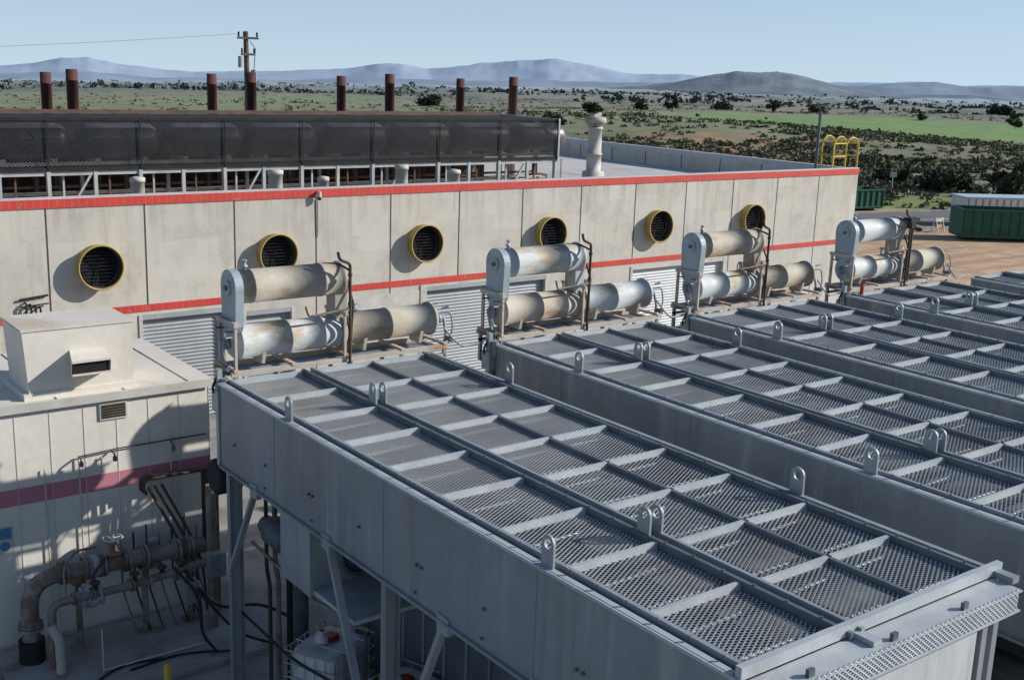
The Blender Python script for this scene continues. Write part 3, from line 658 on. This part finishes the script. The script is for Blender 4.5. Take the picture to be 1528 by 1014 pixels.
def silencer_mesh(v=0):
    mb=MB(); y=17.32; z1=6.00; z2=6.91; r=.275
    A,B,C=[(SILR,SIL,SILR),(SIL,SILR,SIL),(SILR,SIL,SILR),(SIL,SIL,SILR)][v]
    zb=5.56
    for yy in(16.98,17.66):
        mb.beam((.2,yy,zb),(4.40,yy,zb),.07,.08,TAN if yy<17.2 else ORG); mb.beam((.25,yy,zb-.16),(4.3,yy,zb-.16),.06,.05,ORG)
        mb.beam((.3,yy,5.02),(4.3,yy,5.02),.06,.12,GALV)
    mb.box(.25,4.3,17.0,17.64,zb-.05,zb-.035,GALVD)
    for xx in(.28,1.3,2.35,3.4,4.3):
        mb.beam((xx,16.93,zb+.05),(xx,17.72,zb+.05),.08,.04,ORG); mb.beam((xx,16.98,4.2),(xx,16.98,zb-.05),.06,.06,GALV); mb.beam((xx,17.66,5.0),(xx,17.66,zb-.05),.06,.06,GALV)
    mb.beam((.3,16.9,5.3),(2.2,16.9,5.3),.05,.20,TAN)
    for xx in(.85,2.75,3.9):
        mb.prism([(y-.16,zb+.07),(y+.16,zb+.07),(y+.22,z1-.14),(y+.1,z1-.24),(y,z1-r+.005),(y-.1,z1-.24),(y-.22,z1-.14)],'x',xx-.03,xx+.03,TAN)
    mb.lathe((.32,y,z1),(5,y,z1),[(0,.12),(.02,.2),(.07,.25),(.12,r),(.12,r+.025),(.15,r+.025),(.15,r),(1.0,r),(1.0,r+.008),(1.03,r+.008),(1.03,r),(1.62,r),(1.62,r+.01),(1.64,r+.01),(1.64,r),(2.02,r)],B,32,True)
    mb.lathe((2.30,y,z1),(5,y,z1),[(0,r+.045),(.04,r+.045),(.04,r),(.10,r),(.10,r+.045),(.14,r+.045)],SILR,32)
    mb.lathe((2.44,y,z1+.02),(5,y,z1+.02),[(0,r),(.8,r),(.8,r+.008),(.84,r+.008),(.84,r),(1.7,r),(1.7,r+.03),(1.74,r+.03),(1.74,r-.005),(1.82,.22),(1.87,.12),(1.88,.02)],C,32)
    mb.lathe((.38,y,z2),(5,y,z2),[(0,.1),(.03,.2),(.06,r),(.3,r),(.3,r+.008),(.33,r+.008),(.33,r),(1.55,r),(1.55,r+.01),(1.60,r+.01),(1.60,r),(1.9,r),(1.92,r+.02),(1.96,r+.02),(1.98,.24),(2.04,.15),(2.07,.02)],A,32)
    n=14; poly=[]
    for i in range(n+1): a=math.pi*i/n; poly.append((y+(r+.02)*math.cos(a),z2+(r+.02)*math.sin(a)))
    poly+=[(y-.26,z1+.30),(y-.16,z1+.12),(y+.16,z1+.12),(y+.26,z1+.30)]
    mb.prism(poly,'x',.33,.47,SILE)
    mb.cyl((.30,y,z2),(.33,y,z2),.12,SILE,20); mb.cyl((.26,y,z2+.0),(.30,y,z2),.04,RAIL,10)
    mb.box(2.18,2.40,y-.16,y+.16,z1+.2,z2-.05,C)
    mb.lathe((2.3,y,z2-.1),(2.3,y,z2+.1),[(0,.2),(.02,.2)],SILR,16)
    for yy in(y-.31,y+.31): mb.beam((.3,yy,zb),(.3,yy,z1+.38),.06,.04,TAN); mb.beam((2.28,yy,zb),(2.28,yy,z1+.34),.05,.04,TAN)
    mb.beam((.3,y-.36,z1+.36),(.3,y+.36,z1+.36),.08,.08,TAN); mb.beam((2.28,y-.36,z1+.36),(2.28,y+.36,z1+.36),.06,.06,ORG)
    mb.lathe((.62,y,z2+r-.02),(.62,y,8),[(0,.03),(.06,.03),(.06,.05),(.09,.05),(.09,.025),(.15,.025),(.15,.04),(.18,.04)],GALVL,10)
    mb.lathe((2.62,y,z1+r-.02),(2.62,y,8),[(0,.06),(.08,.06),(.08,.12),(.11,.12),(.11,.07),(.17,.07)],GALVD,12)
    yp=y-.42; xp=2.32
    mb.tube([(xp,yp,5.45),(xp,yp,7.22),(xp-.2,yp,7.30),(xp-.23,yp,7.43)],.026,PIPE,10,.06)
    for z in(5.9,6.5,7.0): mb.lathe((xp,yp,z),(xp,yp,z+.06),[(0,.038),(.06,.038)],PIPE,10)
    mb.tube([(xp,yp,7.1),(xp-.05,y-.1,7.18),(xp-.3,y,7.18)],.02,PIPE,8,.05)
    mb.tube([(xp+.05,y-.3,5.5),(xp+.12,y-.32,6.5),(xp+.12,y-.1,6.9)],.02,PIPE,8)
    mb.tube([(xp-.0,yp,6.45),(xp-.75,yp+.05,6.38),(xp-.8,yp+.05,6.55)],.02,GPIPE,8,.05)
    for s,xe in((-1,.32),(1,4.34)):
        mb.tube([(xe,y,z1+.06),(xe+s*.14,y,z1+.06),(xe+s*.14,y-.12,z1-.25),(xe+s*.08,y-.15,z1-.5)],.028,GALVD,8,.06)
        mb.tube([(xe,y-.15,z1+.12),(xe+s*.18,y-.2,z1+.14),(xe+s*.2,y-.25,z1-.15),(xe+s*.1,y-.25,z1-.42),(xe-s*.05,y-.3,z1-.7)],.016,GALVD,8,.08)
        mb.lathe((xe+s*.02,y,z1),(xe+s*.12,y,z1),[(0,.10),(.05,.10),(.05,.05),(.1,.05)],GALVD,12)
        mb.cyl((xe+s*.14,y-.3,z1-.35),(xe+s*.14,y-.1,z1-.35),.045,RAIL,10)
        for q in(-.18,.18): mb.cyl((xe+s*.0,y+q,z1+.22),(xe+s*.14,y+q,z1+.24),.018,RAIL,6)
    mb.tube([(.15,y-.3,5.4),(.12,y-.32,4.6),(.2,y-.3,3.6)],.045,GALVD,8,.1); mb.cyl((.05,y-.45,5.25),(.05,y-.45,5.55),.07,GALVD,10)
    mb.beam((-.02,16.95,4.1),(-.02,16.95,5.70),.10,.08,GALV); mb.box(-.08,.12,16.86,17.1,5.0,5.35,GALV)
    mb.tube([(.3,y-.2,5.5),(.0,y-.4,5.7),(-.12,y-.3,5.35),(.1,y-.3,5.1)],.02,BLACK,8,.1)
    mb.tube([(4.3,y-.3,5.9),(4.5,y-.35,5.65),(4.7,y-.35,5.5),(5.2,y-.3,5.52)],.018,GALVD,8,.1)
    return mb.mesh('exhaust_silencer')
for i,x in enumerate(UX[:4]):
    o=bpy.data.objects.new('exhaust_silencer',silencer_mesh(i%4)); sc.collection.objects.link(o); o.location=(x+(.05 if i!=1 else -.05),0,0)
mb=MB(); mb.cyl((25.45,17.0,5.4),(25.45,17.0,7.1),.035,PIPE,8); mb.box(25.25,25.6,16.9,17.15,7.1,7.2,BLACK); mb.box(25.2,25.35,16.85,17.0,6.95,7.1,BLACK); mb.cyl((25.5,17.0,6.97),(25.72,16.95,6.92),.08,BLACK,12); mb.obj('flood_light')
mb=MB(); mb.cyl((23.3,16.75,5.45),(23.3,16.75,5.68),.045,RED,10); mb.cyl((23.3,16.75,5.68),(23.42,16.75,5.75),.03,RED,8); mb.obj('red_valve')

# ------------------------------------------------------------------ white service building
wb=empty('white_service_building'); X0,X1,Y0,Y1,ZW=-3.,8.4,20.5,24.2,4.45
mb=MB(); mb.box(X0,X1,Y0,Y0+.12,0,2.69,WHITE); mb.box(X0,X1,Y0,Y0+.12,3.0,ZW,WHITE); mb.box(X0,X1,Y0-.003,Y0+.12,2.69,3.0,PINK)
mb.box(X1-.12,X1,Y0+.12,Y1,0,2.69,WHITE); mb.box(X1-.12,X1,Y0+.12,Y1,3.0,ZW,WHITE); mb.box(X1-.12,X1+.003,Y0+.12,Y1,2.69,3.0,PINK); mb.box(X0,X1,Y1-.1,Y1,0,ZW-.01,WHITE); mb.obj('walls',wb)
mb=MB(); x=X1
while x>X0: mb.box(x-.012,x+.0,Y0-.008,Y0+.02,0,ZW-.01,VENTW); x-=.59
mb.obj('panel_seams',wb)
mb=MB(); mb.box(X0,X1+.06,Y0-.08,Y1+.05,ZW,ZW+.09,WROOF)
x=X1-.4
while x>X0: mb.box(x-.012,x+.012,Y0-.05,Y1,ZW+.09,ZW+.11,WROOF); x-=1.2
mb.box(X0,X1+.07,Y0-.09,Y0-.08,ZW-.06,ZW+.095,VENTW); mb.obj('roof',wb)
mb=MB(); mb.box(6.32,6.82,Y0-.03,Y0+.0,4.02,4.34,VENTW); mb.box(6.35,6.79,Y0-.034,Y0-.03,4.05,4.31,INNER)
for i in range(5): mb.beam((6.36,Y0-.042,4.08+i*.05),(6.78,Y0-.042,4.08+i*.05),.035,.008,INNER,up=(0,1,1))
mb.obj('louvre_vent',wb)
mb=MB(); hx0,hx1,hy0,hy1,hz=5.12,7.02,20.62,21.9,5.80
mb.box(hx0-.05,hx1+.05,hy0-.05,hy1+.05,ZW+.09,ZW+.2,WHITE)
mb.prism([(hx0+.05,ZW+.2),(hx1,ZW+.2),(hx1,hz-.04),(hx0-.02,hz-.04)],'y',hy0,hy1,WHITE)
mb.box(hx0-.04,hx1+.02,hy0-.02,hy1+.02,hz-.04,hz+.005,WROOF)
hx=6.15; yb=hy0-.002; yf=hy0-.40
mb.add([(hx-.26,yb,5.36),(hx+.26,yb,5.36),(hx+.34,yf,5.24),(hx-.34,yf,5.24),(hx-.26,yb,4.86),(hx+.26,yb,4.86),(hx+.34,yf+.05,4.98),(hx-.34,yf+.05,4.98)],[(0,3,2,1),(0,4,7,3),(1,2,6,5),(4,5,6,7)],WHITE)
mb.add([(hx-.31,yf+.045,5.21),(hx+.31,yf+.045,5.21),(hx+.31,yf+.075,5.0),(hx-.31,yf+.075,5.0)],[(0,1,2,3)],DARK)
for a,b,c,d in((-.34,.34,5.205,5.245),(-.34,.34,4.975,5.0)): mb.box(hx+a,hx+b,yf-.005,yf+.05,c,d,WHITE)
mb.obj('hvac_hood',wb)
mb=MB(); mb.box(4.42,4.72,Y0-.012,Y0-.003,1.85,2.35,VENTW); mb.box(4.45,4.69,Y0-.016,Y0-.012,2.12,2.32,SIGNB); mb.cyl((4.57,Y0-.016,1.98),(4.57,Y0-.012,1.98),.09,SIGNB,16); mb.obj('safety_sign')
mb=MB()
for x,z0,z1 in((5.3,3.3,.8),(5.9,3.4,1.2),(6.3,3.35,2.9),(7.6,3.5,1.5)):
    mb.tube([(x,Y0-.05,z0),(x,Y0-.05,z1)],.015,VENTW,6)
mb.tube([(5.9,Y0-.06,3.42),(6.6,Y0-.06,3.46),(8.3,Y0-.06,3.46)],.012,BLACK,6)
for x in(5.9,6.5,7.6): mb.tube([(x,Y0-.05,3.42),(x,Y0-.2,3.42),(x,Y0-.2,3.34)],.02,RAIL,6,.05); mb.cyl((x,Y0-.2,3.28),(x,Y0-.2,3.36),.04,RAIL,8)
mb.obj('wall_conduit')
# ------------------------------------------------------------------ process piping lower left
mb=MB(); yp=19.7
def flange(p,d,r): 
    p,d=V(p),V(d).normalized(); mb.lathe(p-d*.06,p+d*.06,[(0,r*1.42),(.045,r*1.42),(.045,r),(.07,r),(.07,r*1.42),(.115,r*1.42)],GPIPE,18)
    u=V((0,0,1)) if abs(d.z)<.9 else V((1,0,0)); a=d.cross(u).normalized(); b=a.cross(d)
    for k in range(8):
        q=p+(a*math.cos(k*.785)+b*math.sin(k*.785))*r*1.24; mb.cyl(q-d*.08,q+d*.08,.016,RAIL,6)
mb.tube([(4.72,yp,.05),(4.72,yp,1.62),(7.9,yp,1.55)],.15,GPIPE,18,.55)
for p in((4.72,yp,.75),): flange(p,(0,0,1),.15)
for xx in(5.32,5.72,5.98,6.42,6.75,7.35,7.6): flange((xx,yp,1.62-(xx-4.72)*.022),(1,0,-.022),.15)
mb.lathe((5.85-.12,yp,1.6),(6.5,yp,1.6),[(0,.15),(.05,.19),(.12,.205),(.19,.19),(.24,.15)],SILE,18)
mb.lathe((6.2,yp,1.62),(6.2,yp,2.3),[(0,.19),(.06,.19),(.14,.12),(.14,.17),(.18,.17),(.20,.07),(.34,.05),(.34,.1),(.38,.1),(.38,.02),(.5,.02)],GPIPE,16)
mb.tube([(6.2+.17*math.cos(a),yp+.17*math.sin(a),2.06) for a in np.linspace(0,6.28,20)],.016,VENTW,6)
for k in range(3): mb.beam((6.2-.17*math.cos(k*1.05),yp-.17*math.sin(k*1.05),2.06),(6.2+.17*math.cos(k*1.05),yp+.17*math.sin(k*1.05),2.06),.02,.012,VENTW)
mb.tube([(4.95,19.2,.05),(4.95,19.2,1.3),(6.2,19.2,1.3),(7.8,19.2,1.42)],.075,GPIPE,14,.2)
for x in(5.3,5.6,6.3,6.6,7.1,7.4): mb.lathe((x,19.2,1.31),(x+.1,19.2,1.315),[(0,.12),(.03,.12),(.03,.08),(.05,.08),(.05,.12),(.08,.12)],GPIPE,14)
mb.lathe((5.45,19.35,1.2),(5.95,19.3,1.28),[(0,.1),(.05,.17),(.05,.21),(.09,.21),(.09,.18),(.2,.22),(.35,.18),(.35,.21),(.39,.21),(.44,.1)],SILE,16)
mb.tube([(5.7,19.3,1.3),(5.7,19.3,1.62),(5.9,19.4,1.75),(6.05,19.7,1.75)],.03,PIPE,8,.1); mb.tube([(5.2,19.2,1.35),(5.2,19.25,1.9),(5.5,19.5,2.05),(5.9,19.7,1.95)],.022,GPIPE,8,.15)
mb.cyl((4.72,yp,0),(4.72,yp,.5),.22,BLACK,20); mb.tube([(5.0,19.0,.0),(5.0,19.0,.7),(4.9,19.1,.95)],.08,TAN,12,.1)
for x in(5.55,6.75,7.6):
    mb.beam((x,yp,0),(x,yp,1.38),.09,.09,GPIPE); mb.box(x-.14,x+.14,yp-.14,yp+.14,0,.13,GPIPE); mb.box(x-.12,x+.12,yp-.1,yp+.1,1.36,1.40,GPIPE)
for i in range(4):
    y=20.3-.09*i; mb.tube([(6.95,y,2.62),(6.95,y,2.86+.02*i),(8.15,y,2.84+.02*i),(8.15,y,1.2)],.03,PIPE,8,.08)
for i in range(3): mb.tube([(7.05+.13*i,20.2,2.7),(7.45+.13*i,19.9,1.75),(7.6+.13*i,19.7,1.2),(7.6+.13*i,19.5,.3)],.028,PIPE,8,.2)
mb.tube([(7.0,18.9,1.6),(7.35,18.6,1.1),(7.3,18.4,.4),(7.5,18.2,.12)],.03,BLACK,8,.3)
mb.tube([(7.2,18.9,1.5),(7.6,18.5,.8),(8.3,18.1,.9),(8.9,17.8,.5)],.03,BLACK,8,.3); mb.tube([(7.3,18.6,1.2),(7.9,18.2,.35),(8.6,17.9,.05)],.025,BLACK,8,.3)
mb.cyl((7.85,19.2,0),(7.85,19.2,2.9),.09,GPIPE,12); mb.cyl((8.1,19.6,0),(8.1,19.6,2.6),.07,GPIPE,12)
mb.box(7.7,8.0,18.9,19.1,1.2,1.65,GALVD); mb.box(7.15,7.4,18.7,18.85,.9,1.3,GALVD); mb.box(6.9,7.1,19.9,20.1,1.2,1.75,SILE)
mb.tube([(5.6,18.6,.14),(7.4,18.6,.14)],.02,VENTW,8); mb.tube([(5.6,18.6,.0),(5.6,18.6,.9)],.015,VENTW,8)
for i in range(7): mb.tube([(6.4+i*.24,19.9,1.9+.1*(i%3)),(6.42+i*.24,19.95,.9),(6.55+i*.24,19.6,.12)],.018,(GPIPE,BLACK,PIPE)[i%3],6,.2)
for x in(5.7,6.4,6.9,7.25): mb.lathe((x,19.2,1.38),(x,19.2,1.8),[(0,.04),(.12,.04),(.12,.09),(.15,.09),(.15,.02),(.22,.02)],PIPE,10)
for i,(a,b) in enumerate((((6.0,18.4,.12),(7.9,18.0,.12)),((5.2,18.2,.12),(6.6,18.5,.12)))):
    mb.tube([a,((a[0]+b[0])/2,(a[1]+b[1])/2+.3,.13),b],.02,BLACK,6,.5)
mb.obj('process_piping')
mb=MB(); mb.box(4.2,8.3,17.9,20.3,.0,.10,KERB); mb.obj('equipment_pad')
def tote(cx,cy,ang,name='ibc_tote'):
    mb=MB(); ca,sa=math.cos(ang),math.sin(ang)
    def T(x,y,z): return (cx+x*ca-y*sa,cy+x*sa+y*ca,z)
    n=24;vs=[];fs=[]
    lev=[(.16,.9),(.2,1),(1.0,1),(1.08,.95),(1.11,.8)]
    for z,s in lev:
        for i in range(n):
            a=2*math.pi*i/n; c,q=math.cos(a),math.sin(a); rx=.56*s*math.copysign(abs(c)**.35,c); ry=.46*s*math.copysign(abs(q)**.35,q); vs.append(T(rx,ry,z))
    for k in range(len(lev)-1):
        for i in range(n): j=(i+1)%n; fs.append((k*n+i,k*n+j,(k+1)*n+j,(k+1)*n+i))
    fs.append(tuple(range((len(lev)-1)*n,len(lev)*n))); mb.add(vs,fs,TANKW)
    mb.lathe(T(.1,.05,1.1),T(.1,.05,1.3),[(0,.14),(.05,.14),(.05,.1),(.09,.1)],RED,16); mb.lathe(T(-.1,.1,1.12),T(-.1,.1,1.5),[(0,.12),(.12,.11),(.17,.04),(.24,.035)],TANKW,14); mb.cyl(T(-.1,.1,1.33),T(-.1,.1,1.37),.04,RED,10)
    for z in(.17,.42,.66,.9,1.13):
        P=[T(-.6,-.5,z),T(.6,-.5,z),T(.6,.5,z),T(-.6,.5,z),T(-.6,-.5,z)]
        for a,b in zip(P[:-1],P[1:]): mb.tube([a,b],.012,GALVL,6)
    for i in range(7):
        x=-.6+i*.2
        for y in(-.5,.5): mb.tube([T(x,y,.13),T(x,y,1.14)],.01,GALVL,6)
    for i in range(6):
        y=-.5+i*.2
        for x in(-.6,.6): mb.tube([T(x,y,.13),T(x,y,1.14)],.01,GALVL,6)
    for x in(-.25,.25): mb.tube([T(x,-.5,1.15),T(x,.5,1.15)],.014,GALVL,6)
    for y in(-.42,0,.42): mb.obox(T(0,y,.07),(1.2,.1,.12),ang,RAIL)
    mb.obj(name)
tote(8.45,15.75,math.radians(28)); tote(8.75,13.9,math.radians(20)); tote(8.5,12.6,math.radians(12))
mb=MB(); mb.lathe((6.35,17.6,.0),(6.35,17.6,.5),[(0,.06),(.45,.06),(.5,.02)],YEL,12); mb.obj('yellow_bollard')

# ------------------------------------------------------------------ camera, light, world
yaw,pit,roll=math.radians(37.39),math.radians(13.182),math.radians(1.992)
F=V((math.sin(yaw)*math.cos(pit),math.cos(yaw)*math.cos(pit),-math.sin(pit)))
R=V((math.cos(yaw),-math.sin(yaw),0)); U=R.cross(F)
cx_=R*math.cos(roll)+U*math.sin(roll); cy_=-R*math.sin(roll)+U*math.cos(roll); cz_=-F
M=Matrix((cx_,cy_,cz_)).transposed().to_4x4(); M.translation=V((0,0,10.5))
cam=bpy.data.cameras.new('camera'); cam.sensor_width=36; cam.lens=36*1733.33/1528; cam.clip_start=.1; cam.clip_end=90000
co=bpy.data.objects.new('camera',cam); sc.collection.objects.link(co); co.matrix_world=M; sc.camera=co
sd=V((-1.72,1,-1.02)).normalized()
sl=bpy.data.lights.new('sun','SUN'); sl.energy=5.0; sl.angle=math.radians(.5); sl.color=(1,.96,.90)
so=bpy.data.objects.new('sun',sl); sc.collection.objects.link(so); so.rotation_euler=sd.to_track_quat('-Z','Y').to_euler()
w=bpy.data.worlds.new('World'); sc.world=w; w.use_nodes=True; nt=w.node_tree
bg=nt.nodes['Background']; sky=nt.nodes.new('ShaderNodeTexSky'); sky.sky_type='NISHITA'; sky.sun_disc=False
sky.sun_elevation=math.radians(27.2); sky.sun_rotation=math.radians(120.2); sky.air_density=1.0; sky.dust_density=.5; sky.ozone_density=3
tc=nt.nodes.new('ShaderNodeTexCoord'); sp=nt.nodes.new('ShaderNodeSeparateXYZ'); nt.links.new(tc.outputs['Generated'],sp.inputs[0])
zz=mth(nt,'MAXIMUM',mth(nt,'ADD',sp.outputs[2],.12),.03)
cb=nt.nodes.new('ShaderNodeCombineXYZ'); nt.links.new(sp.outputs[0],cb.inputs[0]); nt.links.new(sp.outputs[1],cb.inputs[1]); nt.links.new(zz,cb.inputs[2])
nt.links.new(cb.outputs[0],sky.inputs[0])
hf=mth(nt,'MULTIPLY',mth(nt,'POWER',2.71828,mth(nt,'MULTIPLY',mth(nt,'MAXIMUM',mth(nt,'ADD',sp.outputs[2],.01),0),-6.0)),.78)
col=mixc(nt,hf,sky.outputs[0],(4.7,5.85,6.75))
nt.links.new(col,bg.inputs[0]); bg.inputs[1].default_value=.125
sc.view_settings.view_transform='Standard'; sc.view_settings.look='None'; sc.view_settings.exposure=0
